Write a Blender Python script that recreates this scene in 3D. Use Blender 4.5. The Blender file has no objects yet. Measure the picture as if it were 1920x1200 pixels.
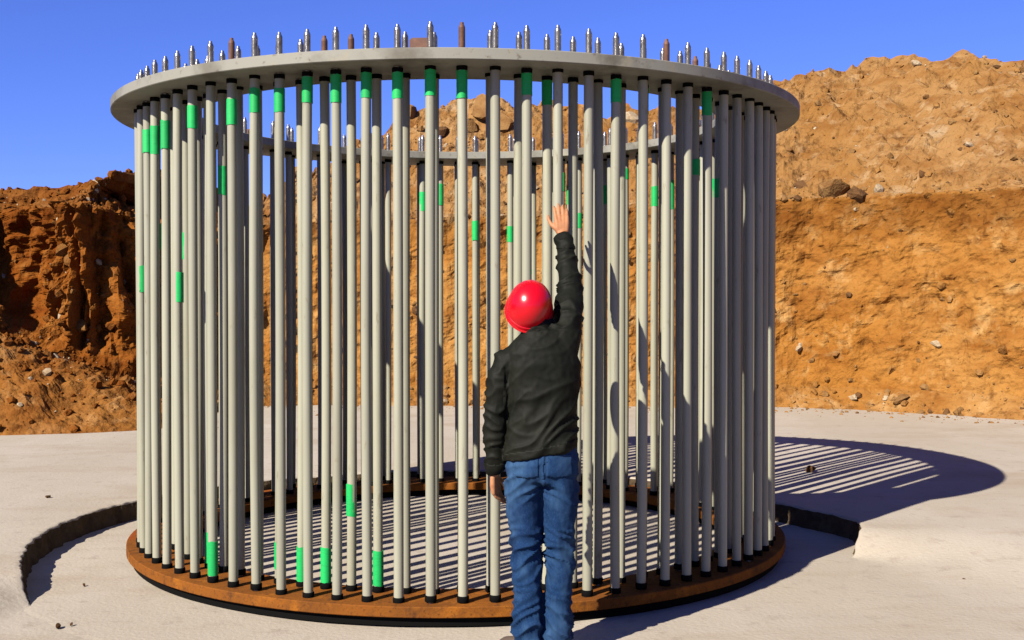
import bpy, bmesh, math, random
from mathutils import Vector, Matrix, noise
random.seed(7)
R = math.radians
scene = bpy.context.scene
C = scene.collection

# ------------------------------------------------------------------ camera, sky, sun, exposure
CAM_Z = 1.69
cam = bpy.data.cameras.new('camera')
cam.lens = 40.9
cam.sensor_width = 36
cam.clip_end = 2000
cam_o = bpy.data.objects.new('camera', cam)
C.objects.link(cam_o)
cam_o.location = (0, 0, CAM_Z)
cam_o.rotation_euler = (R(90 - 0.92), 0, 0)
scene.camera = cam_o

SUN_EL, SUN_AZ = R(35.8), R(41.3)          # azimuth: turned to the left from straight behind the camera
world = bpy.data.worlds.new('World')
scene.world = world
world.use_nodes = True
wn, wl = world.node_tree.nodes, world.node_tree.links
sky = wn.new('ShaderNodeTexSky')
sky.sky_type = 'NISHITA'
sky.sun_disc = False
sky.sun_elevation = SUN_EL
sky.sun_rotation = R(180) + SUN_AZ
sky.altitude = 1500
sky.air_density = 1.0
sky.dust_density = 0.6
sky.ozone_density = 4.0
tint = wn.new('ShaderNodeMix'); tint.data_type = 'RGBA'; tint.blend_type = 'MULTIPLY'
tint.inputs[0].default_value = 1.0
tint.inputs[7].default_value = (0.50, 0.58, 1.20, 1)
wl.new(sky.outputs[0], tint.inputs[6])
wl.new(tint.outputs[2], wn['Background'].inputs[0])
wn['Background'].inputs[1].default_value = 0.052

sun = bpy.data.lights.new('sun', 'SUN')
sun.energy = 5.0
sun.angle = R(0.5)
sun.color = (1.0, 0.93, 0.80)
sun_o = bpy.data.objects.new('sun', sun)
C.objects.link(sun_o)
to_sun = Vector((-math.sin(SUN_AZ) * math.cos(SUN_EL), -math.cos(SUN_AZ) * math.cos(SUN_EL), math.sin(SUN_EL)))
sun_o.rotation_euler = to_sun.to_track_quat('Z', 'Y').to_euler()
sun_o.location = (-6, -6, 9)

scene.view_settings.view_transform = 'Standard'
scene.view_settings.look = 'None'
scene.view_settings.gamma = 1.0
scene.view_settings.exposure = 1.5
scene.view_settings.use_curve_mapping = False

# ------------------------------------------------------------------ helpers
def obj(name, me, mat, parent=None, smooth=False):
    o = bpy.data.objects.new(name, me)
    C.objects.link(o)
    if mat is not None and len(me.materials) == 0:
        me.materials.append(mat)
    if smooth:
        me.polygons.foreach_set('use_smooth', [True] * len(me.polygons))
    if parent:
        o.parent = parent
    return o

def tag(o, label=None, cat=None, group=None, kind=None):
    for k, v in (('label', label), ('category', cat), ('group', group), ('kind', kind)):
        if v:
            o[k] = v
    return o

def mesh(name, verts, faces):
    me = bpy.data.meshes.new(name)
    me.from_pydata([tuple(v) for v in verts], [], faces)
    me.update()
    return me

def bm_mesh(name, bm):
    me = bpy.data.meshes.new(name)
    bm.to_mesh(me)
    bm.free()
    return me

def lathe(name, prof, n=20, cap0=False, cap1=False):
    """revolve (radius, z) pairs about z"""
    V, F = [], []
    for r, z in prof:
        for i in range(n):
            a = 2 * math.pi * i / n
            V.append((r * math.cos(a), r * math.sin(a), z))
    for j in range(len(prof) - 1):
        for i in range(n):
            F.append((j * n + i, j * n + (i + 1) % n, (j + 1) * n + (i + 1) % n, (j + 1) * n + i))
    if cap0:
        F.append(tuple(range(n - 1, -1, -1)))
    if cap1:
        m = (len(prof) - 1) * n
        F.append(tuple(range(m, m + n)))
    return mesh(name, V, F)

def autosmooth(me, deg=40):
    me.polygons.foreach_set('use_smooth', [True] * len(me.polygons))
    me.set_sharp_from_angle(angle=R(deg))

def ring_mesh(name, ri, ro, z0, z1, n=160, bev=0.004):
    prof = [(ri, z0 + bev), (ri + bev, z0), (ro - bev, z0), (ro, z0 + bev), (ro, z1 - bev), (ro - bev, z1), (ri + bev, z1), (ri, z1 - bev), (ri, z0 + bev)]
    me = lathe(name, prof, n)
    bm = bmesh.new(); bm.from_mesh(me)
    bmesh.ops.remove_doubles(bm, verts=bm.verts, dist=1e-5)
    bmesh.ops.recalc_face_normals(bm, faces=bm.faces)
    bm.to_mesh(me); bm.free()
    autosmooth(me, 30)
    return me

def fbm(p, octv=4, h=0.9, lac=2.1):
    return noise.fractal(p, h, lac, octv)

# ------------------------------------------------------------------ materials
def mat(name, col, rough=0.7, metal=0.0, spec=0.4):
    m = bpy.data.materials.new(name)
    m.use_nodes = True
    b = m.node_tree.nodes['Principled BSDF']
    b.inputs['Base Color'].default_value = (*col, 1)
    b.inputs['Roughness'].default_value = rough
    b.inputs['Metallic'].default_value = metal
    b.inputs['Specular IOR Level'].default_value = spec
    return m

def mix_noise(m, layers, bump=None, coord='Object'):
    """layers: (scale, detail, lo, hi, colour, stretch) mixed over the base colour; bump: (scale, detail, strength, distance)"""
    nt = m.node_tree; N, L = nt.nodes, nt.links
    b = N['Principled BSDF']
    tc = N.new('ShaderNodeTexCoord')
    last = None
    base = tuple(b.inputs['Base Color'].default_value)
    for sc, det, lo, hi, colr, st in layers:
        mp = N.new('ShaderNodeMapping'); mp.inputs['Scale'].default_value = st
        L.new(tc.outputs[coord], mp.inputs[0])
        nz = N.new('ShaderNodeTexNoise'); nz.inputs['Scale'].default_value = sc; nz.inputs['Detail'].default_value = det
        nz.inputs['Roughness'].default_value = 0.62
        L.new(mp.outputs[0], nz.inputs['Vector'])
        rp = N.new('ShaderNodeMapRange'); rp.inputs[1].default_value = lo; rp.inputs[2].default_value = hi
        L.new(nz.outputs[0], rp.inputs[0])
        mx = N.new('ShaderNodeMix'); mx.data_type = 'RGBA'
        L.new(rp.outputs[0], mx.inputs[0])
        if last is None:
            mx.inputs[6].default_value = base
        else:
            L.new(last, mx.inputs[6])
        mx.inputs[7].default_value = (*colr, 1)
        last = mx.outputs[2]
    if last is not None:
        L.new(last, b.inputs['Base Color'])
    if bump:
        nz = N.new('ShaderNodeTexNoise'); nz.inputs['Scale'].default_value = bump[0]; nz.inputs['Detail'].default_value = bump[1]
        L.new(tc.outputs[coord], nz.inputs['Vector'])
        bp = N.new('ShaderNodeBump'); bp.inputs['Strength'].default_value = bump[2]; bp.inputs['Distance'].default_value = bump[3]
        L.new(nz.outputs[0], bp.inputs['Height']); L.new(bp.outputs[0], b.inputs['Normal'])
    return m

def vary(m, lo, hi):
    """each object made of this material gets its own brightness and its own stains"""
    nt = m.node_tree; N, L = nt.nodes, nt.links
    b = N['Principled BSDF']
    oi = N.new('ShaderNodeObjectInfo')
    for nz in [q for q in N if q.type == 'TEX_NOISE']:
        nz.noise_dimensions = '4D'
        ml = N.new('ShaderNodeMath'); ml.operation = 'MULTIPLY'; ml.inputs[1].default_value = 90
        L.new(oi.outputs['Random'], ml.inputs[0]); L.new(ml.outputs[0], nz.inputs['W'])
    mr = N.new('ShaderNodeMapRange'); mr.inputs[3].default_value = lo; mr.inputs[4].default_value = hi
    L.new(oi.outputs['Random'], mr.inputs[0])
    mx = N.new('ShaderNodeMix'); mx.data_type = 'RGBA'; mx.blend_type = 'MULTIPLY'; mx.inputs[0].default_value = 1
    src = b.inputs['Base Color'].links[0].from_socket
    L.new(src, mx.inputs[6]); L.new(mr.outputs[0], mx.inputs[7]); L.new(mx.outputs[2], b.inputs['Base Color'])
    return m

def soil_tint(m):
    """the three soils of the bank, by the attribute the mesh carries: spoil (none), cut face (x), red soil (y), topsoil band (z)"""
    nt = m.node_tree; N, L = nt.nodes, nt.links
    b = N['Principled BSDF']
    src = b.inputs['Base Color'].links[0].from_socket
    at = N.new('ShaderNodeAttribute'); at.attribute_name = 'soil'
    sp = N.new('ShaderNodeSeparateXYZ'); L.new(at.outputs['Vector'], sp.inputs[0])
    for k, colr in enumerate(((1.18, 1.03, .70), (.66, .46, .27), (.62, .56, .50))):
        mx = N.new('ShaderNodeMix'); mx.data_type = 'RGBA'; mx.blend_type = 'MULTIPLY'
        L.new(sp.outputs[k], mx.inputs[0]); L.new(src, mx.inputs[6]); mx.inputs[7].default_value = (*colr, 1)
        src = mx.outputs[2]
    L.new(src, b.inputs['Base Color'])

U = (1, 1, 1)
M = {}
M['concrete'] = mix_noise(mat('concrete', (0.2392, 0.2073, 0.1661), 0.9, spec=0.15),
    [(0.55, 6, 0.42, 0.72, (0.2895, 0.2561, 0.2200), (1, .45, 1)), (0.9, 8, 0.52, 0.80, (0.1972, 0.1527, 0.1091), (.6, 1.6, 1)),
     (7, 8, 0.56, 0.80, (0.1762, 0.1427, 0.1134), U), (70, 3, 0.62, 0.78, (0.1427, 0.1216, 0.1007), U)], (38, 8, 0.4, 0.01))
M['soil_edge'] = mix_noise(mat('soil_edge', (0.065, 0.046, 0.028), 0.97, spec=0.05), [(9, 6, .4, .7, (0.035, 0.023, 0.013), U)], (30, 6, 0.8, .02))
M['earth'] = mix_noise(mat('earth', (0.1499, 0.0713, 0.0194), 0.97, spec=0.05),
    [(0.35, 5, 0.40, 0.66, (0.1823, 0.1013, 0.0389), U), (1.3, 10, 0.46, 0.70, (0.1094, 0.0446, 0.0105), (1, 1, 2.4)),
     (2.6, 10, 0.54, 0.72, (0.2187, 0.1418, 0.0713), U), (5, 12, 0.56, 0.70, (0.0688, 0.0292, 0.0081), U), (0.8, 4, 0.60, 0.8, (0.2268, 0.1741, 0.1094), (1, 1, 1.5)),
     (24, 6, 0.58, 0.74, (0.0810, 0.0365, 0.0113), U)], (9, 14, 0.7, 0.10))
soil_tint(M['earth'])
M['ground_earth'] = mix_noise(mat('ground_earth', (0.1458, 0.0810, 0.0324), 0.96, spec=0.08), [(2, 8, .45, .7, (0.1053, 0.0567, 0.0203), U)], (12, 8, .8, .04))
M['stone'] = mix_noise(mat('stone', (0.1418, 0.0770, 0.0275), 0.95, spec=0.1), [(4, 7, .45, .7, (0.0931, 0.0421, 0.0130), U)], (18, 6, .7, .03))
M['stone_dark'] = mix_noise(mat('stone_dark', (0.0770, 0.0373, 0.0138), 0.95, spec=0.1), [(6, 7, .45, .7, (0.0446, 0.0219, 0.0097), U)], (18, 6, .7, .03))
M['stone_red'] = mix_noise(mat('stone_red', (0.105, 0.044, 0.011), 0.95, spec=0.05), [(4, 7, .45, .7, (0.15, 0.075, 0.024), U)], (18, 6, .7, .03))
M['stone_pale'] = mix_noise(mat('stone_pale', (0.2430, 0.1903, 0.1256), 0.9, spec=0.15), [(6, 7, .45, .7, (0.1539, 0.0972, 0.0486), U)], (18, 6, .5, .02))
M['pvc'] = mix_noise(mat('pvc', (0.196, 0.192, 0.146), 0.45, spec=0.3),
    [(5, 6, .48, .75, (0.165, 0.156, 0.112), (1, 1, .22)), (26, 6, .62, .76, (0.105, 0.085, 0.052), (1, 1, .3)), (3, 3, .62, .72, (0.215, 0.212, 0.170), (1, 1, .15))])
vary(M['pvc'], .88, 1.10)
M['tape'] = vary(mix_noise(mat('tape', (0.006, 0.270, 0.062), 0.55, spec=0.25), [(30, 4, .5, .75, (0.007, 0.19, 0.050), U)]), .8, 1.1)
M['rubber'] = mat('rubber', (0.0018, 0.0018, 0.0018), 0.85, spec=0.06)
M['steel'] = mix_noise(mat('steel', (0.3060, 0.2925, 0.2790), 0.30, 0.9), [(40, 4, .5, .75, (0.1440, 0.1260, 0.1080), U)])
M['rusty_steel'] = mix_noise(mat('rusty_steel', (0.0765, 0.0342, 0.0216), 0.7, 0.2), [(30, 4, .45, .7, (0.1170, 0.0540, 0.0315), U)])
M['rust'] = mix_noise(mat('rust', (0.125, 0.042, 0.007), 0.85, 0.0, spec=0.05),
    [(3.0, 10, .48, .70, (0.080, 0.029, 0.007), U), (7, 10, .52, .66, (0.170, 0.058, 0.008), U), (1.1, 5, .58, .68, (0.175, 0.032, 0.005), U), (18, 10, .55, .68, (0.055, 0.022, 0.008), U), (70, 5, .55, .72, (0.045, 0.018, 0.007), U)], (70, 5, .5, .004))
# top flange: grey primer with greyer, scuffed stretches
M['flange'] = mix_noise(mat('flange', (0.150, 0.146, 0.124), 0.6, 0.0, spec=0.2),
    [(0.75, 4, .48, .60, (0.098, 0.093, 0.076), U), (3.0, 9, .50, .66, (0.083, 0.076, 0.060), U), (8, 8, .58, .70, (0.165, 0.150, 0.110), U), (22, 7, .60, .74, (0.055, 0.040, 0.026), U)], (60, 4, .2, .002))

# ------------------------------------------------------------------ ground, concrete pad with a round recess
PIT = Vector((-0.45, 7.95, 0)); PIT_R = 2.69; PAD_Z = 0.14

def rim_r(a):
    d = (math.degrees(a) + 180) % 360 - 180
    return PIT_R + .20 * math.exp(-((d - 5) / 9) ** 2) - .10 * math.exp(-((d + 20) / 10) ** 2) + 0.028 * fbm(Vector((math.cos(a) * 4.0, math.sin(a) * 4.0, 3.1)), 4) + 0.022 * noise.noise(Vector((math.cos(a) * 26, math.sin(a) * 26, 8))) + 0.012 * noise.noise(Vector((math.cos(a) * 70, math.sin(a) * 70, 8)))

def step(a, w=1.0):
    d = (math.degrees(a) + 180) % 360 - 180
    def sm(x):
        x = max(0, min(1, x)); return x * x * (3 - 2 * x)
    if d > 0 or d < -154: return 1.0
    if d < -85: return 1 - sm((d + 154) / min(9 * w, 68))
    return sm((d + 7 * min(w, 8)) / (7 * min(w, 8)))
def base_z(x, y):
    return 0.007 * fbm(Vector((x * .8, y * .8, 0)), 4)
def pad_z(x, y):
    return PAD_Z * step(math.atan2(y - PIT.y, x - PIT.x), 1 + max(0, math.hypot(x - PIT.x, y - PIT.y) - 2.72) * 2.6) + .003 + base_z(x, y)
n = 560
V, F = [], []
rads = [1.0]
r = 2.72
radii = [0.0, .004, .012, .04, .10, .2, .32]     # offsets beyond the ragged rim
for i in range(n):
    a = 2 * math.pi * i / n
    rr = rim_r(a)
    ring = [rr + q for q in radii] + [3.45, 3.85, 4.5, 5.3, 6.6, 8.5, 11, 14, 19]
    for j, q in enumerate(ring):
        x, y = PIT.x + q * math.cos(a), PIT.y + q * math.sin(a)
        z = pad_z(x, y)
        if step(a) < .05:
            z += (-.0055, -.0054, -.0052, -.0044, -.0025, -.0005, 0)[j] if j < 7 else 0
        elif j == 0:
            z -= 0.012 + 0.012 * noise.noise(Vector((x * 14, y * 14, 1)))
        elif j == 1:
            z -= 0.004
        elif j in (2, 3):
            z += 0.006 * noise.noise(Vector((x * 12, y * 12, 2)))
        if q > 12:
            z -= 0.0
        V.append((x, y, z))
m = len(radii) + 9
for i in range(n):
    k = (i + 1) % n
    for j in range(m - 1):
        F.append((i * m + j, i * m + j + 1, k * m + j + 1, k * m + j))
pad = obj('concrete_pad', mesh('concrete_pad', V, F), M['concrete'], smooth=True)
tag(pad, kind='structure')
# recess wall
V, F = [], []
for i in range(n):
    a = 2 * math.pi * i / n
    rr = rim_r(a)
    for j, t in enumerate((0, .2, .45, .7, 1.0)):
        q = rr + (0.016 * noise.noise(Vector((math.cos(a) * 30, math.sin(a) * 30, t * 9))) if 0 < j < 4 else 0) - (0.03 * t * t if j else 0)
        x, y = PIT.x + q * math.cos(a), PIT.y + q * math.sin(a)
        if j == 0:
            zx = pad_z(x, y) - (0.012 + 0.012 * noise.noise(Vector((x * 14, y * 14, 1))) if step(a) >= .05 else .03)
            z0 = zx
        z = z0 * (1 - t) - .015 * t
        V.append((x, y, z))
for i in range(n):
    k = (i + 1) % n
    for j in range(4):
        F.append((i * 5 + j, k * 5 + j, k * 5 + j + 1, i * 5 + j + 1))
wall = obj('recess_wall', mesh('recess_wall', V, F), M['soil_edge'])
tag(wall, kind='structure')
# floor of the recess
V, F = [], []
fr = [.15, .3, .45, .6, .72, .82, .90, .95]
nn = 280
for i in range(nn):
    a = 2 * math.pi * i / nn
    rm = rim_r(a)
    for q in [rm * k for k in fr] + [rm + .012, rm + .12]:
        x, y = PIT.x + q * math.cos(a), PIT.y + q * math.sin(a)
        V.append((x, y, base_z(x, y) - ((.05 if step(a) > .04 else .004) if q > rm + .03 else 0)))
V.append((PIT.x, PIT.y, base_z(PIT.x, PIT.y)))
q = len(fr) + 2
for i in range(nn):
    k = (i + 1) % nn
    F.append((len(V) - 1, i * q, k * q))
    for j in range(q - 1):
        F.append((i * q + j, i * q + j + 1, k * q + j + 1, k * q + j))
floor = obj('recess_floor', mesh('recess_floor', V, F), M['concrete'], smooth=False)
tag(floor, kind='structure')
# earth all round, out to the horizon
V, F = [], []
rg = [11.5, 16, 24, 40, 80, 200, 900]
for i in range(96):
    a = 2 * math.pi * i / 96
    for qd in rg:
        V.append((PIT.x + qd * math.cos(a), PIT.y + qd * math.sin(a), -.05))
for i in range(96):
    k = (i + 1) % 96
    for j in range(len(rg) - 1):
        F.append((i * 7 + j, i * 7 + j + 1, k * 7 + j + 1, k * 7 + j))
tag(obj('ground', mesh('ground', V, F), M['ground_earth']), kind='structure')

# ------------------------------------------------------------------ excavation bank: cut face, ledge and spoil heap
# plan of the foot of the cut: x, y, height of the cut, crest height, talus height, talus depth
PLAN = [(-18, 3, 2.9, 3.4, .5, 1.2), (-13.6, 9.5, 2.9, 3.4, .5, 1.2), (-10.6, 13.4, 2.9, 3.4, .4, 1.0), (-9.0, 14.6, 2.9, 3.4, .5, .8), (-8.3, 15.6, 2.9, 3.35, .9, 1.0),
        (-7.9, 16.9, 2.9, 3.35, 1.2, 1.4), (-7.2, 17.2, 2.95, 3.4, 1.4, 1.9), (-6.62, 16.7, 2.95, 3.6, 1.0, 1.2), (-6.2, 15.3, 2.9, 3.36, .8, .7), (-5.6, 15.5, 2.82, 3.12, .7, .9),
        (-4.9, 16.3, 2.68, 2.92, .6, 1.0), (-4.4, 17.0, 2.62, 2.85, .45, .7), (-3.7, 17.4, 2.7, 3.0, .3, .4), (-2.6, 17.6, 2.8, 4.25, .3, .4), (-1.6, 17.5, 2.8, 5.0, .25, .4), (-.6, 17.5, 2.85, 5.35, .25, .4),
        (.6, 17.5, 2.85, 5.25, .25, .4), (1.8, 17.4, 2.95, 5.0, .25, .4), (3.2, 17.3, 3.05, 5.3, .25, .4), (4.4, 17.2, 3.1, 6.05, .3, .45), (5.4, 16.6, 3.1, 6.1, .3, .45), (6.3, 15.9, 3.1, 5.3, .3, .45),
        (7.3, 15.0, 3.1, 4.9, .3, .45), (8.6, 13.4, 3.1, 5.1, .3, .45), (10.2, 10.5, 3.1, 5.0, .4, .5), (11.5, 6, 3.0, 4.6, .4, .5), (12, 0, 2.9, 4.2, .4, .5)]

def catmull(P, t):
    i = min(int(t), len(P) - 2); u = t - i
    p0, p1, p2, p3 = P[max(i - 1, 0)], P[i], P[i + 1], P[min(i + 2, len(P) - 1)]
    return [0.5 * ((2 * b) + (-a + c) * u + (2 * a - 5 * b + 4 * c - d) * u * u + (-a + 3 * b - 3 * c + d) * u ** 3) for a, b, c, d in zip(p0, p1, p2, p3)]

# even samples along the plan, denser in the visible middle
fine = [catmull(PLAN, k * (len(PLAN) - 1) / 2600) for k in range(2601)]
cols = [fine[0]]; acc = 0
for a, b in zip(fine, fine[1:]):
    acc += math.hypot(b[0] - a[0], b[1] - a[1])
    if acc > (0.05 if b[1] > 12.5 else 0.25):
        cols.append(b); acc = 0
nc = len(cols)
# smoothed outward direction
tang = []
for i in range(nc):
    a, b = cols[max(i - 34, 0)], cols[min(i + 34, nc - 1)]
    t = Vector((b[0] - a[0], b[1] - a[1], 0)).normalized()
    tang.append(Vector((-t.y, t.x, 0)))          # left of travel = outwards (away from the pit)
NT, NF, NL, NH, NB = 26, 66, 8, 62, 8
V = []
def bank_point(i, seg, t):
    x, y, hc, hs, th, td = cols[i]
    o = tang[i]
    base = Vector((x, y, PAD_Z - .06))
    if seg == 0:      # talus apron in front of the cut
        k = t ** 1.35
        p = base - o * td * (1 - t); p.z += (th + .06) * k
    elif seg == 1:    # cut face, leaning back a little
        z = th + (hc - th) * t
        p = base + o * (0.28 * t); p.z = PAD_Z + z
    elif seg == 2:    # ledge
        p = base + o * (0.28 + .35 * t); p.z = PAD_Z + hc + .05 * t
    elif seg == 3:    # spoil heap
        s = max((hs - hc) / 0.66, .5)
        k = t * (1.22 - .22 * t)
        p = base + o * (0.63 + s * t); p.z = PAD_Z + hc + .05 + (hs - hc - .05) * k
    else:
        s = max((hs - hc) / 0.66, .5)
        p = base + o * (0.63 + s + 5 * t); p.z = PAD_Z + hs - (hs - 1.5) * t * t
    return p, o

def rough(p, o, seg, t):
    q = p.copy()
    big = fbm(p * 0.55 + Vector((3, 1, 7)), 3)
    med = fbm(p * 1.9 + Vector((9, 4, 2)), 4)
    sml = fbm(p * 6.5, 4)
    def face_push(p, t, med, sml):
        w = min(1, t * 6)
        gul = fbm(Vector((p.x * 1.5, p.y * 1.5, p.z * .32)), 4)
        gul2 = 1 - abs(noise.noise(Vector((p.x * 2.6 + 3, p.y * 2.6, p.z * .55))))
        left = 0.36 + .95 * max(0, min(1, (-3.6 - p.x) / .8))
        k = (left * (0.30 * gul + .30 * (gul2 - .6) + .16 * med + .16 * (noise.voronoi(p * 2.3)[0][0] - .4)) + (.035 + .035 * (left > .5)) * sml + (.02 + .04 * (left > .5)) * (noise.voronoi(p * 6)[0][0] - .4)) * (0.25 + .75 * w)
        if p.x < -3.9:      # hollow under the top crust on the left
            k += .16 * math.sin(min(1, t) * math.pi) * (1 + big)
        return k
    if seg == 1:
        q += o * face_push(p, t, med, sml)
        q.z += .04 * med
    elif seg == 0:
        q.z += (0.10 * med + .06 * sml + .10 * big + .13 * (.45 - noise.voronoi(p * 2.6)[0][0]) + .07 * (.45 - noise.voronoi(p * 7)[0][0])) * min(1, t * 3.2) * (1.5 if p.x < -3.9 else .6)
    else:
        lump = abs(noise.noise(p * 1.15 + Vector((1, 2, 3))))
        amp = .35 + .65 * max(0, min(1, (p.x + 4.0) / .8)); vd = noise.voronoi(p * 2.1)[0]; vf = noise.voronoi(p * 6.0)[0]
        dz = .17 * amp * (.45 - vd[0]) + .05 * (.4 - vf[0])
        dz += amp * (.16 * med + .22 * big * (1 if seg > 2 else .4)) + .09 * sml + .20 * amp * (lump - .3)
        k = t if seg == 2 else 1
        q.z += dz * k + .04 * med * (1 - k)
        q += o * (.14 * med) * k
        if seg == 2:
            q += o * face_push(p, 1, med, sml) * (1 - k)
    return q
segs = [(0, NT), (1, NF), (2, NL), (3, NH), (4, NB)]
rows = []
for s, cnt in segs:
    for j in range(cnt):
        rows.append((s, j / cnt))
rows.append((4, 1.0))
nr = len(rows)
for i in range(nc):
    for s, t in rows:
        p, o = bank_point(i, s, t)
        V.append(rough(p, o, s, t))
F = [(i * nr + j, (i + 1) * nr + j, (i + 1) * nr + j + 1, i * nr + j + 1) for i in range(nc - 1) for j in range(nr - 1)]
me = mesh('earth_bank', V, F)
att = me.attributes.new('soil', 'FLOAT_VECTOR', 'POINT')
buf = []
row_seg = [r_ for r_ in rows]
for i in range(nc):
    for s_, t_ in row_seg:
        v = V[i * nr + len(buf) // 3 % nr]
        w = .5 * fbm(v * 1.4, 3)
        cut = 1.0 if s_ == 1 else (.6 if s_ == 0 else (max(0, .6 - t_) if s_ == 2 else 0))
        red = max(0, min(1, (-3.4 - v.x) / 1.2 + w))
        zr = (v.z - 2.45 + .4 * w) / .4
        band = max(0, min(1, zr)) * (1 if s_ == 1 else 0) * max(0, min(1, .75 + 1.2 * w))
        buf += [max(0, min(1, cut + .5 * w * (cut > 0))), red, band]
att.data.foreach_set('vector', buf)
bank = obj('earth_bank', me, M['earth'], smooth=False)
tag(bank, kind='structure')

# loose mound at the foot of the left end
V2, F2 = [], []
MC = Vector((-6.5, 14.75, 0)); na, nq = 150, 70
for i in range(na):
    a = 2 * math.pi * i / na
    for j in range(nq):
        t = j / (nq - 1)
        rx, ry = 2.6 * t, 1.45 * t
        x, y = MC.x + rx * math.cos(a), MC.y + ry * math.sin(a)
        h = 1.3 * max(0, (1 - t)) ** .92 * (1 - .12 * math.cos(a))
        p = Vector((x, y, h))
        e = min(1, (1 - t) * 5)
        h += e * (.14 * fbm(p * 1.3, 4) + .10 * (.45 - noise.voronoi(p * 2.4)[0][0]) + .06 * (.45 - noise.voronoi(p * 6.5)[0][0]) + .05 * fbm(p * 7, 3)) - .06 * t
        V2.append(Vector((x, y, PAD_Z + h)))
for i in range(na):
    k = (i + 1) % na
    for j in range(nq - 1):
        F2.append((i * nq + j, i * nq + j + 1, k * nq + j + 1, k * nq + j))
me = mesh('soil_mound', V2, F2)
att = me.attributes.new('soil', 'FLOAT_VECTOR', 'POINT')
att.data.foreach_set('vector', [c for v in V2 for c in (.5, .55 + .3 * fbm(v * 1.2, 2), 0)])
tag(obj('soil_mound', me, M['earth'], smooth=False), kind='structure')

def on_bank(i, j):
    return V_bank[i * nr + j]
V_bank = [Vector(v) for v in V]

# ------------------------------------------------------------------ stones: a few shapes shared by all
def stone_mesh(name, seed, sub=2, rough_=.35, flat=.75):
    bm = bmesh.new()
    bmesh.ops.create_icosphere(bm, subdivisions=sub, radius=.5)
    off = Vector((seed * 7.3, seed * 3.1, seed))
    # knock a few flat facets into it
    planes = []
    rnd = random.Random(seed)
    for _ in range(16):
        d = Vector((rnd.uniform(-1, 1), rnd.uniform(-1, 1), rnd.uniform(-1, 1))).normalized()
        planes.append((d, rnd.uniform(.20, .40)))
    for v in bm.verts:
        v.co *= 1 + rough_ * noise.noise(v.co * 2.2 + off)
        for d, h in planes:
            k = v.co.dot(d) - h
            if k > 0:
                v.co -= d * k * .9
        v.co.z *= flat
    return bm_mesh(name, bm)
stones = {}
for key in ('stone', 'stone_dark', 'stone_pale', 'stone_red'):
    stones[key] = []
    for k in range(5):
        me = stone_mesh('stone', k + 1 + len(key))
        me.materials.append(M[key])
        stones[key].append(me)

def put_stone(p, size, key='stone', parent=None, rnd=random):
    o = bpy.data.objects.new('stone', rnd.choice(stones[key]))
    C.objects.link(o)
    o.location = p
    o.scale = (size * rnd.uniform(.8, 1.25), size * rnd.uniform(.7, 1.1), size * rnd.uniform(.7, 1.1))
    o.rotation_euler = (rnd.uniform(-.6, .6), rnd.uniform(-.6, .6), rnd.uniform(0, 6.3))
    if parent:
        o.parent = parent
    return o

rs = random.Random(21)
vis = [i for i in range(nc) if cols[i][1] > 12.5]
first_heap = NT + NF
for k in range(230):
    i = rs.choice(vis)
    x = cols[i][0]
    if rs.random() < .62:
        j = first_heap + int((NL + NH - 1) * rs.random() ** 1.3)
    elif rs.random() < .45:
        j = int(NT * rs.random())
    else:
        j = NT + int(NF * rs.random())
    key = rs.choices(['stone', 'stone_dark', 'stone_pale'], [8, 2, 1.6 if x > 3 else .8])[0]
    if x < -3.6 and key != 'stone_pale': key = 'stone_red'
    size = min(.42, .09 * rs.paretovariate(1.9)) * (1.25 if -4 < x < 3 and j > first_heap else 1)
    put_stone(on_bank(i, j) - Vector((0, -.05 * size, .22 * size)), size, key, bank, rs)
# particular boulders
def at_bank(px, py):
    """bank vertex nearest to a direction seen from the eye height in the pit"""
    best = None
    for q in V_bank:
        if q.y < 12: continue
        X, Y = 960 + 2180 * q.x / q.y, 565 - 2180 * (q.z - CAM_Z) / q.y
        e = (X - px) ** 2 + (Y - py) ** 2 + q.y * 3
        if best is None or e < best[0]: best = (e, q)
    return best[1]
for px, py, size, key in ((1598, 745, .24, 'stone_pale'), (1690, 748, .26, 'stone'), (1648, 358, .26, 'stone_pale'), (1610, 368, .55, 'stone_dark'), (1565, 362, .60, 'stone'), (1500, 350, .42, 'stone_dark'),
                          (1815, 270, .2, 'stone_pale'), (1868, 128, .26, 'stone_dark'), (1716, 120, .22, 'stone_pale'), (1525, 155, .2, 'stone_dark'), (760, 205, .75, 'stone'), (905, 205, .95, 'stone'), (880, 240, .6, 'stone'),
                          (940, 232, .7, 'stone'), (820, 250, .55, 'stone_dark'), (1030, 240, .6, 'stone'), (1180, 225, .5, 'stone_pale'), (560, 290, .5, 'stone'), (1240, 225, .5, 'stone'), (230, 730, .2, 'stone_red'), (120, 470, .34, 'stone_red'), (150, 610, .4, 'stone_red'), (60, 715, .3, 'stone_red'), (1500, 655, .18, 'stone_pale'), (1750, 645, .2, 'stone_pale')):
    put_stone(at_bank(px, py), size, key, bank, rs)

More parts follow.
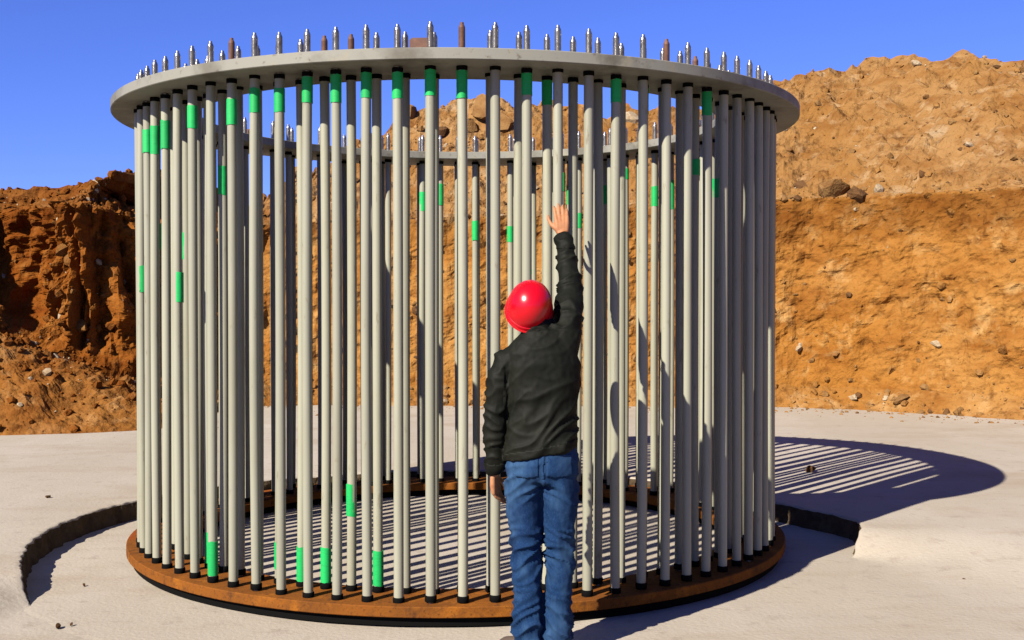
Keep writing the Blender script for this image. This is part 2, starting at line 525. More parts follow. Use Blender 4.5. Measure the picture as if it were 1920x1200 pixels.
# small clods, too many to count
bm = bmesh.new()
tmpl = [stone_mesh('clod_t', 30 + k, 1 if k == 0 else 1, .4, .8) for k in range(6)]
tv = [[v.co.copy() for v in me.vertices] for me in tmpl]
tf = [[tuple(p.vertices) for p in me.polygons] for me in tmpl]
Vc, Fc = [], []
for k in range(9000):
    i = rs.choice(vis)
    if rs.random() < .72:
        j = first_heap + int((NL + NH) * rs.random() ** 1.1)
    elif rs.random() < .6:
        j = int(NT * rs.random())
    else:
        j = NT + int(NF * rs.random())
    p = on_bank(i, j)
    s = min(.2, .024 * rs.paretovariate(1.35))
    rot = Matrix.Rotation(rs.uniform(0, 6.3), 3, 'Z') @ Matrix.Rotation(rs.uniform(0, 6.3), 3, 'X')
    w = rs.randrange(6); b0 = len(Vc)
    Vc += [p + rot @ (c * s) for c in tv[w]]
    Fc += [tuple(b0 + q for q in f) for f in tf[w]]
lefts = [i for i in vis if -7.2 < cols[i][0] < -3.9]
for k in range(3200):
    i = rs.choice(lefts)
    j = int(NT * rs.random() ** .8) if k % 3 else NT + int(NF * .5 * rs.random())
    p = on_bank(i, j) if k % 2 else rs.choice(V2)
    s = min(.2, .022 * rs.paretovariate(1.3))
    rot = Matrix.Rotation(rs.uniform(0, 6.3), 3, 'Z') @ Matrix.Rotation(rs.uniform(0, 6.3), 3, 'X')
    w = rs.randrange(6); b0 = len(Vc)
    Vc += [p + rot @ (c * s) for c in tv[w]]
    Fc += [tuple(b0 + q for q in f) for f in tf[w]]
# dirt spilled over the edge of the pad at the foot of the bank
for k in range(1500):
    i = rs.choice(vis)
    x, y, hc, hs, th, td = cols[i]
    p = Vector((x, y, PAD_Z)) - tang[i] * (td + rs.expovariate(3.2))
    s = min(.09, .016 * rs.paretovariate(1.6))
    w = rs.randrange(6); b0 = len(Vc)
    rot = Matrix.Rotation(rs.uniform(0, 6.3), 3, 'Z')
    Vc += [p + rot @ (c * s) for c in tv[w]]
    Fc += [tuple(b0 + q for q in f) for f in tf[w]]
me = mesh('rubble', Vc, Fc)
att = me.attributes.new('soil', 'FLOAT_VECTOR', 'POINT')
buf = []
for v in Vc:
    buf += [.3, max(0, min(1, (-3.4 - v.x) / 1.2)), 0]
att.data.foreach_set('vector', buf)
for key in ('stone', 'stone_dark', 'stone_pale', 'earth'):
    me.materials.append(M[key])
fi = 0
for f in tf: pass
mi = []
cnt_f = len(tf[0])
pick = 0
for q in range(len(Fc)):
    if q % cnt_f == 0:
        pick = rs.choices([0, 1, 2, 3], [4, 1.6, .5, 8])[0]
        if Vc[Fc[q][0]].x < -3.6: pick = rs.choices([3, 2], [14, 1])[0]
    mi.append(pick)
me.polygons.foreach_set('material_index', mi)
rub = obj('rubble', me, None, smooth=False)
tag(rub, 'small brown clods and gravel strewn over the earth bank', 'rubble', kind='stuff')
for t_ in tmpl: bpy.data.meshes.remove(t_)

# ------------------------------------------------------------------ the anchor bolt cage
CC = Vector((-0.368, 8.2, 0))
cage = bpy.data.objects.new('anchor_bolt_cage', None)
C.objects.link(cage)
cage.location = CC
tag(cage, 'round cage of white sleeved rods between grey top ring and rusty base ring', 'bolt cage')
Z_B0, Z_B1, Z_T0, Z_T1 = 0.058, 0.116, 2.91, 2.97
top = obj('top_ring', ring_mesh('top_ring', 1.785, 2.322, Z_T0, Z_T1), M['flange'], cage)
top['label'] = 'wide flat grey painted top ring'
base = obj('base_ring', ring_mesh('base_ring', 1.85, 2.24, Z_B0, Z_B1), M['rust'], cage)
base['label'] = 'rusty orange brown base ring'

gap_shade = obj('gap_shade_ring', ring_mesh('gap_shade_ring', 1.90, 2.205, 0.004, Z_B0 - .002), M['rubber'], cage)  # added near-black ring, stands in for the shaded gap below the base ring
gap_shade['label'] = 'added black ring standing in for the shaded gap under the rusty base ring'
ROD_R, SL_R = 0.018, 0.0262
def rod_mesh(name, mt):
    prof = [(.001, .03), (ROD_R, .03), (ROD_R, Z_T1 + .002)]
    z = Z_T1 + .002
    while z < 3.108:                      # rolled thread on the free end
        prof += [(ROD_R, z), (ROD_R - .0016, z + .003)]
        z += .006
    prof += [(ROD_R - .001, 3.110), (ROD_R - .006, 3.122), (ROD_R - .0075, 3.123), (ROD_R - .0085, 3.134), (.001, 3.137)]
    me = lathe(name, prof, 12)
    autosmooth(me, 50)
    me.materials.append(mt)
    return me
rods = [rod_mesh('anchor_bolt', M['steel']), rod_mesh('anchor_bolt', M['rusty_steel'])]
def sleeve_mesh(z0, z1, wob):
    prof = []
    me = lathe('sleeve', [(SL_R - .003, z0 + .004), (SL_R, z0)] + [(SL_R, z0 + (z1 - z0) * k / 10) for k in range(1, 11)] + [(SL_R - .003, z1)], 16)
    rndw = random.Random(wob)
    a, b = rndw.uniform(0, 6.3), rndw.uniform(.002, .008)
    for v in me.vertices:
        s = math.sin(math.pi * (v.co.z - z0) / (z1 - z0))
        v.co.x += b * s * math.cos(a); v.co.y += b * s * math.sin(a)
    autosmooth(me, 40)
    me.materials.append(M['pvc'])
    return me
sleeves = [sleeve_mesh(.144, 2.898, k) for k in range(10)]
cap_low = lathe('end_cap', [(SL_R + .004, Z_B1 + .001), (SL_R + .0055, Z_B1 + .003), (SL_R + .0055, .146), (SL_R + .003, .1505), (SL_R - .004, .151)], 16, True)
cap_top = lathe('end_cap', [(SL_R - .004, 2.884), (SL_R + .003, 2.886), (SL_R + .0035, 2.893), (SL_R + .0035, Z_T0 - .001)], 16, False, True)
for me in (cap_low, cap_top):
    autosmooth(me, 40); me.materials.append(M['rubber'])
def tape_mesh(seed):
    me = lathe('tape', [(SL_R - .001, 0)] + [(SL_R + .0012, k / 12) for k in range(13)] + [(SL_R - .001, 1)], 20)
    for v in me.vertices:
        a = math.atan2(v.co.y, v.co.x); c = Vector((math.cos(a), math.sin(a), 0))
        w = noise.noise(c * 1.6 + Vector((seed * 5, 0, v.co.z * 3)))
        k = 1 + .02 * w + .016 * noise.noise(c * 5 + Vector((0, seed, v.co.z * 14)))
        v.co.x *= k; v.co.y *= k
        v.co.z += .05 * (noise.noise(c * 1.3 + Vector((seed, 3, v.co.z * 2))))
    autosmooth(me, 35); me.materials.append(M['tape'])
    return me
tape_kinds = [tape_mesh(k + 1) for k in range(6)]

NB_ = 80; PH = R(3.0)
ROW = {'o': 2.148, 'i': 1.955}
TAPES = [('o', 66, 2.605, 2.746), ('o', 67, 2.571, 2.74), ('o', 68, 2.592, 2.757), ('o', 70, 2.668, 2.796), ('o', 72, 2.659, 2.799), ('o', 73, 2.703, 2.834), ('o', 74, 2.706, 2.835), ('o', 75, 2.747, 2.884), ('o', 76, 2.738, 2.884), ('o', 77, 2.754, 2.884), ('o', 78, 2.75, 2.884), ('o', 79, 2.748, 2.884), ('o', 0, 2.74, 2.884), ('o', 71, 0.15200000000000002, 0.346), ('i', 69, 0.15200000000000002, 0.332), ('i', 73, 0.203, 0.352), ('i', 74, 0.15200000000000002, 0.342), ('i', 75, 0.15200000000000002, 0.343), ('i', 77, 0.15200000000000002, 0.341), ('i', 76, 0.526, 0.7), ('o', 69, 1.687, 1.86), ('i', 67, 1.95, 2.113), ('o', 65, 1.75, 1.914), ('o', 59, 2.061, 2.239), ('i', 70, 2.303, 2.47), ('i', 12, 2.328, 2.443), ('i', 10, 2.433, 2.528), ('o', 65, 1.75, 1.91), ('o', 2, 2.77, 2.884), ('o', 5, 2.76, 2.884), ('i', 3, 2.75, 2.884), ('i', 7, 2.74, 2.884), ('o', 9, 2.75, 2.884), ('i', 42, 2.479, 2.641), ('i', 41, 2.527, 2.713), ('i', 39, 2.226, 2.398), ('i', 37, 2.201, 2.34), ('o', 36, 1.888, 1.982), ('i', 34, 2.629, 2.789), ('i', 33, 2.313, 2.441), ('o', 34, 2.529, 2.692), ('o', 32, 2.516, 2.676), ('i', 30, 2.708, 2.797), ('i', 28, 2.456, 2.62), ('o', 28, 2.435, 2.676), ('i', 23, 2.473, 2.614)]
tapes_of = {}
for row, k, a, b in TAPES:
    tapes_of.setdefault((row, k % NB_), []).append((a, b))
rc = random.Random(5)
RUSTY = {('o', 0), ('o', 7), ('i', 75), ('o', 72)}
for row in ('o', 'i'):
    for k in range(NB_):
        a = PH + k * 2 * math.pi / NB_
        rad = ROW[row]
        rusty = (row, k) in RUSTY or (rc.random() < .03)
        b = bpy.data.objects.new('anchor_bolt', rods[1] if rusty else rods[0])
        C.objects.link(b)
        b.parent = cage
        b.location = (rad * math.sin(a), -rad * math.cos(a), rc.uniform(-.008, .008))
        b.rotation_euler = (rc.gauss(0, .0009), rc.gauss(0, .0009), rc.uniform(0, 6.28))
        for nm, me in (('sleeve', rc.choice(sleeves)), ('end_cap', cap_low), ('end_cap', cap_top)):
            s = bpy.data.objects.new(nm, me); C.objects.link(s); s.parent = b
        for (z0, z1) in tapes_of.get((row, k), []):
            s = bpy.data.objects.new('tape', rc.choice(tape_kinds)); C.objects.link(s); s.parent = b
            s.location = (0, 0, z0); s.scale = (1.06, 1.06, z1 - z0)
# splice plates bolted on top of the ring
def curved_plate(name, ri, ro, half, z0, z1, n=8):
    V, F = [], []
    for i in range(n + 1):
        a = -half + 2 * half * i / n
        zz = z1 - (.012 if i in (0, n) else 0)
        for r_, z in ((ri, z0), (ro, z0), (ro, zz), (ri, zz)):
            V.append((r_ * math.sin(a), -r_ * math.cos(a), z))
    for i in range(n):
        for j in range(4):
            F.append((i * 4 + j, (i + 1) * 4 + j, (i + 1) * 4 + (j + 1) % 4, i * 4 + (j + 1) % 4))
    F += [(0, 1, 2, 3), tuple(n * 4 + q for q in (3, 2, 1, 0))]
    me = mesh(name, V, F); autosmooth(me, 30)
    bm = bmesh.new(); bm.from_mesh(me); bmesh.ops.recalc_face_normals(bm, faces=bm.faces); bm.to_mesh(me); bm.free()
    me.materials.append(M['rusty_steel'])
    return me
sp = curved_plate('splice_plate', 2.02, 2.135, R(1.55), Z_T1 + .002, Z_T1 + .09)
for ang in (-2.9, 117, -123):
    o = bpy.data.objects.new('splice_plate', sp); C.objects.link(o); o.parent = cage; o.rotation_euler = (0, 0, R(ang))
sp2 = curved_plate('splice_plate', 2.05, 2.135, R(1.4), Z_T1 + .002, Z_T1 + .07)
o = bpy.data.objects.new('splice_plate', sp2); C.objects.link(o); o.parent = cage; o.rotation_euler = (0, 0, R(52.5))

# ------------------------------------------------------------------ the person reaching up to the rods
PP = Vector((0.14, 5.55, 0))
person = bpy.data.objects.new('person', None)
C.objects.link(person)
person.location = PP
tag(person, 'person in red hard hat, dark jacket and blue jeans reaching up to a rod', 'person')
M['skin'] = mix_noise(mat('skin', (0.255, 0.112, 0.050), 0.55, spec=0.2), [(30, 4, .45, .7, (0.20, 0.075, 0.032), U)])
M['jacket'] = mix_noise(mat('jacket', (0.0030, 0.0034, 0.0022), 0.66, spec=0.09), [(6, 5, .42, .68, (0.0068, 0.0070, 0.0046), U)], (240, 3, .25, .002))
M['denim'] = mix_noise(mat('denim', (0.0040, 0.0165, 0.050), 0.9, spec=0.08), [(4.5, 5, .45, .64, (0.022, 0.052, 0.105), (1, 1, .5)), (5, 4, .5, .72, (0.003, 0.011, 0.043), (1, 1, .6)), (220, 2, .5, .8, (0.014, 0.036, 0.085), (1, 1, .5))], (320, 2, .3, .0015))
M['helmet'] = mat('helmet', (0.33, 0.001, 0.006), 0.24, spec=0.4)
mix_noise(M['helmet'], [(14, 8, .60, .76, (0.24, 0.004, 0.010), U)])
M['hair'] = mat('hair', (0.0029, 0.0022, 0.0022), 0.6)
M['shoe'] = mat('shoe', (0.05, 0.035, 0.026), 0.6)
M['eye'] = mat('eye', (0.75, 0.72, 0.68), 0.2)
M['lip'] = mat('lip', (0.36, 0.11, 0.09), 0.45)

def add_tube(bm, pts, n=14, sx=1.0, sy=1.0, up=None):
    """closed tube through (x,y,z,r) or (x,y,z,rx,ry) points with rounded ends"""
    P = [Vector(p[:3]) for p in pts]
    rad = [(p[3], p[4] if len(p) > 4 else p[3]) for p in pts]
    rings = []
    ref = Vector((1, 0, 0)) if up is None else Vector(up)
    def frame(d):
        x = (ref - d * ref.dot(d))
        if x.length < 1e-4: x = Vector((0, 1, 0)) - d * d.y
        x.normalize()
        return x, d.cross(x)
    m_ = len(P)
    sections = []
    for i in range(m_):
        d = (P[min(i + 1, m_ - 1)] - P[max(i - 1, 0)]).normalized()
        if i == 0:
            for k in (0.15, .55, .85):
                sections.append((P[0] - d * rad[0][0] * math.cos(math.asin(k)) * .8, d, rad[0][0] * k, rad[0][1] * k))
        sections.append((P[i], d, *rad[i]))
        if i == m_ - 1:
            for k in (.85, .55, .15):
                sections.append((P[i] + d * rad[i][0] * math.cos(math.asin(k)) * .8, d, rad[i][0] * k, rad[i][1] * k))
    for c, d, ra, rb in sections:
        x, y = frame(d)
        rings.append([bm.verts.new(c + x * ra * math.cos(2 * math.pi * k / n) + y * rb * math.sin(2 * math.pi * k / n)) for k in range(n)])
    for a, b in zip(rings, rings[1:]):
        for k in range(n):
            bm.faces.new((a[k], a[(k + 1) % n], b[(k + 1) % n], b[k]))
    bm.faces.new(rings[0][::-1]); bm.faces.new(rings[-1])

def add_loft(bm, secs, n=28, e=2.4, tilt=0.0, cx0=.138):
    """horizontal super-ellipse sections (z, cx, cy, hx, hy)"""
    rings = []
    for z, cx, cy, hx, hy in secs:
        ring = []
        for k in range(n):
            a = 2 * math.pi * k / n
            c, s = math.cos(a), math.sin(a)
            x = cx + hx * math.copysign(abs(c) ** (2 / e), c)
            y = cy + hy * math.copysign(abs(s) ** (2 / e), s)
            ring.append(bm.verts.new((x, y, z + (x - cx0) * tilt * max(0, 1 - (z - .96) / .35))))
        rings.append(ring)
    for a, b in zip(rings, rings[1:]):
        for k in range(n):
            bm.faces.new((a[k], a[(k + 1) % n], b[(k + 1) % n], b[k]))
    bm.faces.new(rings[0][::-1]); bm.faces.new(rings[-1])

def fuse(name, bm, voxel, smooth_it=4, fac=.5):
    bmesh.ops.recalc_face_normals(bm, faces=bm.faces)
    me = bm_mesh(name, bm)
    o = bpy.data.objects.new('tmp', me); C.objects.link(o)
    md = o.modifiers.new('r', 'REMESH'); md.mode = 'VOXEL'; md.voxel_size = voxel
    sm = o.modifiers.new('s', 'SMOOTH'); sm.iterations = smooth_it; sm.factor = fac
    dg = bpy.context.evaluated_depsgraph_get()
    res = bpy.data.meshes.new_from_object(o.evaluated_get(dg))
    bpy.data.objects.remove(o)
    res.name = name
    return res

def finish(name, me, mt, parent, disp=None):
    if disp:
        me.update()
        nrm = [v.normal.copy() for v in me.vertices]
        for v, nv in zip(me.vertices, nrm):
            v.co += nv * disp(v.co, nv)
    off = Vector(parent_world(parent))
    me.transform(Matrix.Translation(-off))
    me.materials.clear()
    me.update()
    return obj(name, me, mt, parent, smooth=True)
def parent_world(p):
    w = Vector((0, 0, 0))
    while p is not None:
        w += p.location; p = p.parent
    return w

def patch(name, src, test, offset, mt, parent):
    """a thin raised layer over part of a garment: pockets, bands, cuffs"""
    bm = bmesh.new(); bm.from_mesh(src.data)
    w = parent_world(src)
    bm.normal_update()
    kill = [f for f in bm.faces if not test(f.calc_center_median() + w, f.normal)]
    bmesh.ops.delete(bm, geom=kill, context='FACES')
    nr_ = [(v, v.normal.copy()) for v in bm.verts]
    for v, q in nr_: v.co += q * offset
    ext = bmesh.ops.extrude_edge_only(bm, edges=[e for e in bm.edges if e.is_boundary])
    for v in [g for g in ext['geom'] if isinstance(g, bmesh.types.BMVert)]:
        v.co -= v.normal * 0 + Vector((0, 0, 0))
        near = v.link_edges
    # push the rim back into the cloth
    for v in [g for g in ext['geom'] if isinstance(g, bmesh.types.BMVert)]:
        q = min(nr_, key=lambda t: (t[0].co - v.co).length_squared)[1]
        v.co -= q * (offset + .002)
    me = bm_mesh(name, bm)
    return obj(name, me, mt, parent, smooth=True)

# --- body: one continuous surface -------------------------------------------------
def hand(bm, wrist, along, back, thumb, curl, spread=.012, scale=1.0):
    """wrist point, direction of the fingers, back-of-hand direction, side the thumb is on"""
    a, b, t = Vector(along).normalized(), Vector(back).normalized(), Vector(thumb).normalized()
    w = Vector(wrist)
    L = .092 * scale
    # palm: three broad tubes side by side, flattened
    for s in (-.027, -.009, .009, .027):
        p0 = w + t * s * .75 + a * .012; p1 = w + a * L + t * s * 1.08
        add_tube(bm, [(*p0, .0135), (*(p0.lerp(p1, .5) + b * .003), .0148), (*p1, .0115)], 10)
    lens = [(.030, .070), (.010, .080), (-.010, .075), (-.029, .058)]
    for k, (s, ln) in enumerate(lens):
        base_ = w + a * L * (.98 - .02 * abs(k - 1)) + t * s
        d = (a + t * (s * 1.0 / .03) * spread * 8).normalized()
        ang = 0; p = base_.copy(); pts = [(*(base_ - a * .02), .0098), (*p, .0094)]
        for seg, part in enumerate((.44, .31, .25)):
            ang += curl[k] * (1.0, 1.1, .7)[seg]
            dd = d * math.cos(ang) - b * math.sin(ang)
            p = p + dd * ln * part * scale
            pts.append((*p, (.0088, .0080, .0066)[seg]))
        add_tube(bm, pts, 9)
    # thumb leaves the side of the palm near its base
    p = w + a * .026 + t * .026
    d1 = (a * .72 + t * .66 - b * .25).normalized()
    d2 = (a * .90 + t * .35 - b * .25).normalized()
    q1 = p + d1 * .040 * scale; q2 = q1 + d2 * .031 * scale; q3 = q2 + (a * .97 + t * .15 - b * .2).normalized() * .024
    add_tube(bm, [(*(w + a * .014 + t * .012), .014), (*p, .0140), (*q1, .0112), (*q2, .0096), (*q3, .0075)], 9)

bm = bmesh.new()
HD = Vector((0.088, 5.565, 1.655))
Rh = Matrix.Translation(HD) @ Matrix.Rotation(R(7), 4, 'Y') @ Matrix.Rotation(R(-6), 4, 'Z') @ Matrix.Rotation(R(27), 4, 'X')
def hp(x, y, z): return Rh @ Vector((x, y, z))
add_tube(bm, [(*hp(0, -.012, .045), .076, .09), (*hp(0, -.008, .0), .074, .092), (*hp(0, .012, -.055), .060, .072), (*hp(0, .030, -.092), .040, .046)], 18, up=(1, 0, 0))
add_tube(bm, [(*hp(0, .085, .012), .010), (*hp(0, .098, -.012), .012), (*hp(0, .108, -.034), .0145)], 10)       # nose
add_tube(bm, [(*hp(-.04, .074, .032), .012), (*hp(0, .086, .030), .012), (*hp(.04, .074, .032), .012)], 10)      # brow
add_tube(bm, [(*hp(-.022, .079, -.058), .009), (*hp(0, .088, -.058), .010), (*hp(.022, .079, -.058), .009)], 10)  # mouth
add_tube(bm, [(*hp(0, .066, -.100), .018), (*hp(0, .074, -.096), .018)], 10)                                       # chin
for s in (-1, 1):
    add_tube(bm, [(*hp(s * .076, -.012, .012), .012, .016), (*hp(s * .082, -.016, -.012), .010, .017), (*hp(s * .077, -.008, -.036), .008, .012)], 10)   # ears
add_tube(bm, [(*hp(0, -.018, -.05), .056), (.115, 5.56, 1.545, .058), (.135, 5.565, 1.48, .066)], 16)           # neck
add_loft(bm, [(.93, .142, 5.55, .145, .10), (1.1, .142, 5.55, .13, .09), (1.3, .148, 5.55, .145, .095), (1.42, .148, 5.55, .15, .09), (1.5, .14, 5.555, .09, .07)])
add_tube(bm, [(.01, 5.55, 1.43, .05), (-.068, 5.535, 1.22, .042), (-.076, 5.53, 1.15, .038), (-.084, 5.56, .90, .028), (-.084, 5.568, .865, .0255)])
add_tube(bm, [(.23, 5.56, 1.47, .055), (.268, 5.60, 1.57, .05), (.285, 5.76, 1.79, .041), (.261, 5.90, 1.985, .029), (.256, 5.925, 2.03, .0265)])
for s, x0, x1 in ((-1, .062, .078), (1, .226, .216)):
    add_tube(bm, [(x0, 5.55, .88, .075), (x0, 5.55, .7, .068), (x0 * .5 + x1 * .5, 5.553, .47, .050), (x1, 5.535, .32, .050), (x1, 5.545, .10, .036), (x1, 5.56, .06, .036)])
    add_tube(bm, [(x1, 5.53, .05, .034), (x1 + s * .02, 5.60, .045, .036), (x1 + s * .045, 5.70, .035, .026)])
hand(bm, (.256, 5.925, 2.03), (-.045, .22, .97), (0.05, -.97, .22), (-1, -.05, .0), (.16, .12, .14, .18), .006)
hand(bm, (-.084, 5.568, .865), (.10, .10, -.99), (-.80, -.58, -.10), (.45, .88, .1), (.28, .30, .34, .40), .004)
body = finish('body', fuse('body', bm, .0045, 3, .5), M['skin'], person)
for s in (-1, 1):
    b2 = bmesh.new(); bmesh.ops.create_uvsphere(b2, u_segments=12, v_segments=8, radius=.012)
    b2.transform(Matrix.Translation(hp(s * .031, .077, .008) - PP))
    obj('eye', bm_mesh('eye', b2), M['eye'], body, smooth=True)
b2 = bmesh.new()
add_tube(b2, [(*hp(-.022, .085, -.060), .004), (*hp(0, .0965, -.060), .006), (*hp(.022, .085, -.060), .004)], 8)
finish('mouth', bm_mesh('mouth', b2), M['lip'], body)
b2 = bmesh.new()
add_tube(b2, [(*hp(0, -.016, .045), .080, .094), (*hp(0, -.020, .0), .079, .092), (*hp(0, -.030, -.045), .066, .070)], 18)
hair = finish('hair', fuse('hair', b2, .007, 3), M['hair'], person, lambda p, q: .004 * noise.noise(p * 60))

# --- jacket --------------------------------------------------------------------
bm = bmesh.new()
add_loft(bm, [(.962, .138, 5.548, .176, .128), (1.0, .138, 5.548, .180, .132), (1.10, .142, 5.55, .168, .122), (1.20, .146, 5.55, .166, .120), (1.30, .150, 5.55, .174, .122),
              (1.39, .148, 5.55, .178, .120), (1.45, .142, 5.55, .168, .108), (1.505, .135, 5.553, .128, .092), (1.545, .128, 5.558, .082, .076), (1.575, .122, 5.56, .070, .07)], tilt=.20)
add_tube(bm, [(.03, 5.55, 1.425, .062), (-.030, 5.547, 1.40, .064), (-.062, 5.538, 1.30, .060), (-.076, 5.53, 1.18, .056), (-.082, 5.532, 1.10, .054), (-.084, 5.55, .98, .049), (-.083, 5.562, .885, .044)], 16)
add_tube(bm, [(.18, 5.555, 1.40, .10), (.238, 5.565, 1.475, .092), (.268, 5.605, 1.585, .076), (.283, 5.69, 1.70, .066), (.286, 5.765, 1.795, .060), (.274, 5.84, 1.90, .051), (.259, 5.915, 2.003, .042)], 16)
add_tube(bm, [(.135, 5.55, 1.50, .082), (.21, 5.56, 1.53, .07)], 14)
def jacket_fold(p, q):
    torso = p.z < 1.55 and p.x > -.035
    if torso:
        al = Vector((.74, 0, .67)); ac = Vector((-.67, 0, .74))
        c = p.dot(ac); a = p.dot(al)
        f = 1 - abs(noise.noise(Vector((a * 3.2, c * 15 + .8 * noise.noise(p * 5), p.y * 5))))
        low = max(0, min(1, (1.36 - p.z) / .2))
        g = 1 - abs(noise.noise(Vector((p.x * 6 + 4, p.y * 6, p.z * 10))))
        return .018 * (f ** 5 - .33) * (.25 + .75 * low) + .006 * (g ** 4 - .35) + .002 * noise.noise(p * 45)
    d = Vector((0, .45, .9)) if p.z > 1.5 else Vector((0, .1, 1))
    c = p.dot(d)
    f = 1 - abs(noise.noise(Vector((p.x * 7, p.y * 5 + 3, c * 17 + 1.2 * noise.noise(p * 8)))))
    return .015 * (f ** 4 - .38) + .002 * noise.noise(p * 40)
jk = finish('jacket', fuse('jacket', bm, .0075, 5), M['jacket'], person, jacket_fold)
patch('hem_band', jk, lambda p, q: p.z - (p.x - .138) * .2 < 1.005 and p.z - (p.x - .138) * .2 > .958 and abs(q.z) < .7 and p.x > -.036, .0035, M['jacket'], jk)
patch('cuff', jk, lambda p, q: p.x < -.02 and p.z < .915 and abs(q.z) < .8, .003, M['jacket'], jk)
patch('cuff', jk, lambda p, q: p.z > 1.955 and q.dot(Vector((0, .5, .87))) < .75, .003, M['jacket'], jk)
b2 = bmesh.new()
n_ = 30; rings = []
for (z, k) in ((1.535, 1.0), (1.575, .95), (1.598, .96), (1.598, .88), (1.56, .84)):
    rings.append([b2.verts.new((.122 + .080 * k * math.cos(2 * math.pi * i / n_), 5.562 + .078 * k * math.sin(2 * math.pi * i / n_), z - .012 * math.sin(2 * math.pi * i / n_) + .006 * math.sin(5 * i))) for i in range(n_)])
for a, b in zip(rings, rings[1:]):
    for k in range(n_): b2.faces.new((a[k], a[(k + 1) % n_], b[(k + 1) % n_], b[k]))
finish('collar', bm_mesh('collar', b2), M['jacket'], jk)

# --- jeans ---------------------------------------------------------------------
bm = bmesh.new()
add_loft(bm, [(1.06, .142, 5.55, .152, .108), (1.0, .142, 5.55, .164, .118), (.94, .142, 5.548, .172, .127), (.88, .143, 5.547, .173, .128), (.835, .144, 5.55, .166, .112)], e=2.3)
for (pts) in ([(.064, 5.545, .88, .086, .110), (.060, 5.548, .80, .090, .106), (.059, 5.55, .72, .085, .094), (.064, 5.552, .60, .076, .082), (.069, 5.552, .48, .071, .074), (.073, 5.545, .36, .070, .073), (.076, 5.545, .20, .068, .072), (.078, 5.547, .09, .067, .074), (.079, 5.55, .045, .066, .074)],
              [(.222, 5.545, .88, .086, .110), (.229, 5.548, .80, .089, .106), (.231, 5.55, .72, .084, .094), (.229, 5.555, .60, .074, .080), (.227, 5.557, .48, .069, .072), (.223, 5.55, .36, .067, .071), (.219, 5.55, .20, .065, .070), (.217, 5.552, .09, .064, .072), (.216, 5.555, .045, .063, .072)]):
    add_tube(bm, pts, 18)
def jean_fold(p, q):
    knee = math.exp(-((p.z - .50) / .10) ** 2)
    seat = math.exp(-((p.z - .83) / .06) ** 2)
    ank = math.exp(-((p.z - .13) / .11) ** 2)
    leg = -1 if p.x < .145 else 1
    f = 1 - abs(noise.noise(Vector((p.x * 6 + leg * 3, p.y * 6, p.z * 20 + leg * 2.2 * p.x * 6 + noise.noise(p * 6)))))
    g = 1 - abs(noise.noise(Vector((p.x * 9 + 7, p.y * 8, p.z * 3.5))))
    return .017 * (f ** 4 - .38) * (knee * 1.2 + seat * .9 + ank * 1.3 + .35) + .009 * (g ** 4 - .35) + .0015 * noise.noise(p * 50)
jn = finish('jeans', fuse('jeans', bm, .0075, 5), M['denim'], person, jean_fold)
for s, cx in ((-1, .065), (1, .222)):
    patch('back_pocket', jn, lambda p, q, cx=cx: abs(p.x - cx) < .058 and .865 + .25 * max(0, .03 - abs(abs(p.x - cx) - .058)) - .0 < p.z + .0 < .975 and q.y < -.25, .003, M['denim'], jn)
patch('seam', jn, lambda p, q: abs(p.x - .144) < .006 and .86 < p.z < 1.03 and q.y < -.2, .002, M['denim'], jn)

# --- shoes and hard hat -----------------------------------------------------------
def shoe(x, y, ang):
    bm = bmesh.new()
    prof = [(-.085, .026, .052), (-.07, .034, .085), (-.03, .037, .10), (.02, .038, .088), (.07, .043, .068), (.12, .046, .056), (.16, .040, .046), (.185, .024, .032)]
    rings = []
    for yy, hw, h in prof:
        ring = []
        for k in range(14):
            a = 2 * math.pi * k / 14
            ring.append(bm.verts.new((hw * math.cos(a), yy, max(.018, .018 + (h - .018) * (math.sin(a) if math.sin(a) > 0 else 0)))))
        rings.append(ring)
    for a, b in zip(rings, rings[1:]):
        for k in range(14): bm.faces.new((a[k], a[(k + 1) % 14], b[(k + 1) % 14], b[k]))
    bm.faces.new(rings[0]); bm.faces.new(rings[-1][::-1])
    bm.transform(Matrix.Translation(Vector((x, y, 0)) - PP) @ Matrix.Rotation(ang, 4, 'Z'))
    bmesh.ops.recalc_face_normals(bm, faces=bm.faces)
    o = obj('shoe', bm_mesh('shoe', bm), M['shoe'], person, smooth=True)
    bm = bmesh.new()
    lo, hi = [], []
    for side in (1, -1):
        seq = prof if side == 1 else prof[::-1]
        for yy, hw, h in seq:
            lo.append(bm.verts.new((side * (hw + .004), yy * 1.02, .002))); hi.append(bm.verts.new((side * (hw + .004), yy * 1.02, .021)))
    for i in range(len(lo)):
        k = (i + 1) % len(lo); bm.faces.new((lo[i], lo[k], hi[k], hi[i]))
    bm.faces.new(lo); bm.faces.new(hi)
    bm.transform(Matrix.Translation(Vector((x, y, 0)) - PP) @ Matrix.Rotation(ang, 4, 'Z'))
    bmesh.ops.recalc_face_normals(bm, faces=bm.faces)
    obj('sole', bm_mesh('sole', bm), M['rubber'], o)
shoe(.068, 5.56, R(38)); shoe(.222, 5.565, R(-10))

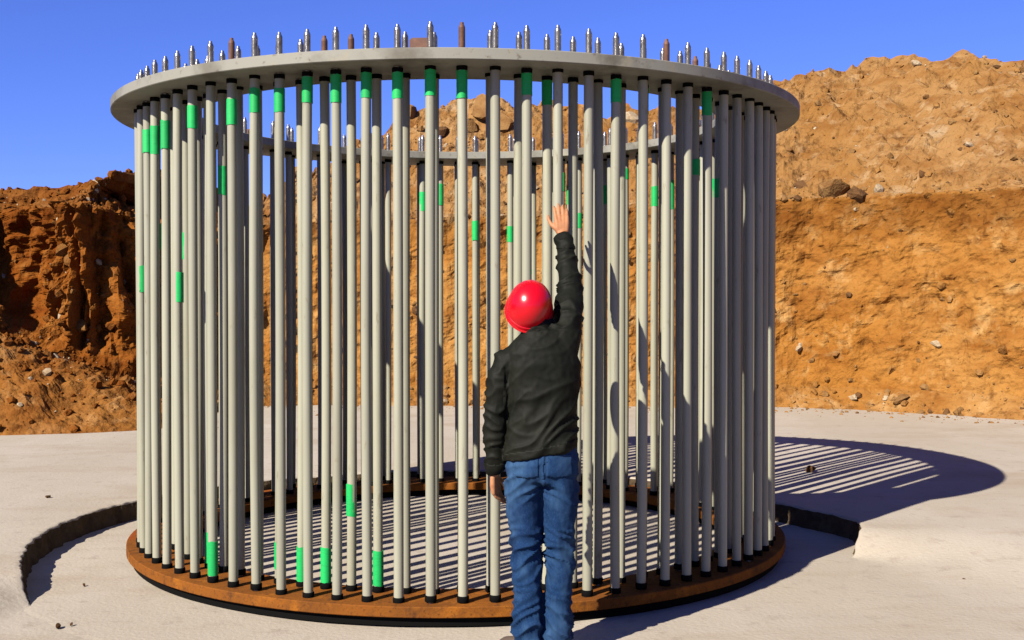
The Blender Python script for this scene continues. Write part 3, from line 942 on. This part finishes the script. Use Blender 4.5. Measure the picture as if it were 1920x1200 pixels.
HC = Vector((.085, 5.562, 1.668))
Rm = Matrix.Translation(HC - PP) @ Matrix.Rotation(R(8), 4, 'Y') @ Matrix.Rotation(R(50), 4, 'X')
prof = [(.001, .122), (.17, .1205), (.34, .1155), (.5, .107), (.64, .0945), (.77, .078), (.87, .058), (.94, .036), (.98, .014), (.995, -.002), (1.0, -.010), (1.020, -.012), (1.03, -.017), (1.036, -.029), (1.072, -.034), (1.08, -.037), (1.072, -.0395), (1.02, -.038), (.985, -.02), (.93, .030), (.80, .064), (.5, .101), (.001, .116)]
me = lathe('helmet', prof, 64)
for v in me.vertices:
    rr_ = math.hypot(v.co.x, v.co.y); s = v.co.y / rr_ if rr_ > 1e-6 else 0
    x, y = v.co.x * .109, v.co.y * .128
    if rr_ > 1.05 and s > .2:
        y += .034 * ((s - .2) / .8) ** .8; v.co.z -= .006 * (s - .2)
    v.co.x, v.co.y = x, y
me.transform(Rm)
autosmooth(me, 35)
hm = obj('helmet', me, M['helmet'], person)
hm['label'] = 'glossy red hard hat with a narrow brim'

# ------------------------------------------------------------------ loose stones lying about
def loose(px, py, size, label, key='stone', flat=1.0, group=None, zlev=None):
    if zlev is None: zlev = pad_z(px, py)
    o = put_stone(Vector((px, py, zlev + size * .2)), size, key, None, rs)
    o.name = 'loose_stone'
    tag(o, label, 'stone', group)
    return o
loose(2.70, 10.5, .13, 'dark brown lump lying in the striped shadow right of the cage', 'stone_dark')
loose(-2.34, 5.98, .055, 'small clod at the near end of the curved recess edge, left of the cage', 'stone_dark')
loose(-2.29, 6.02, .035, 'tiny chip touching the clod at the near end of the recess edge', 'stone_dark')
loose(-2.54, 6.88, .035, 'small dark pebble on the recess floor between curved edge and cage', 'stone_dark', zlev=0)
loose(-3.66, 9.15, .06, 'dark pebble on the concrete pad beyond the curved recess edge', 'stone_dark')
loose(-2.02, 5.72, .03, 'upper of two dark pebbles near the bottom left of the photo', 'stone_dark')
loose(-1.94, 5.62, .03, 'lower of two dark pebbles near the bottom left of the photo', 'stone_dark')
loose(2.73, 7.0, .03, 'lone dark pebble on the open concrete right of the cage', 'stone_dark')
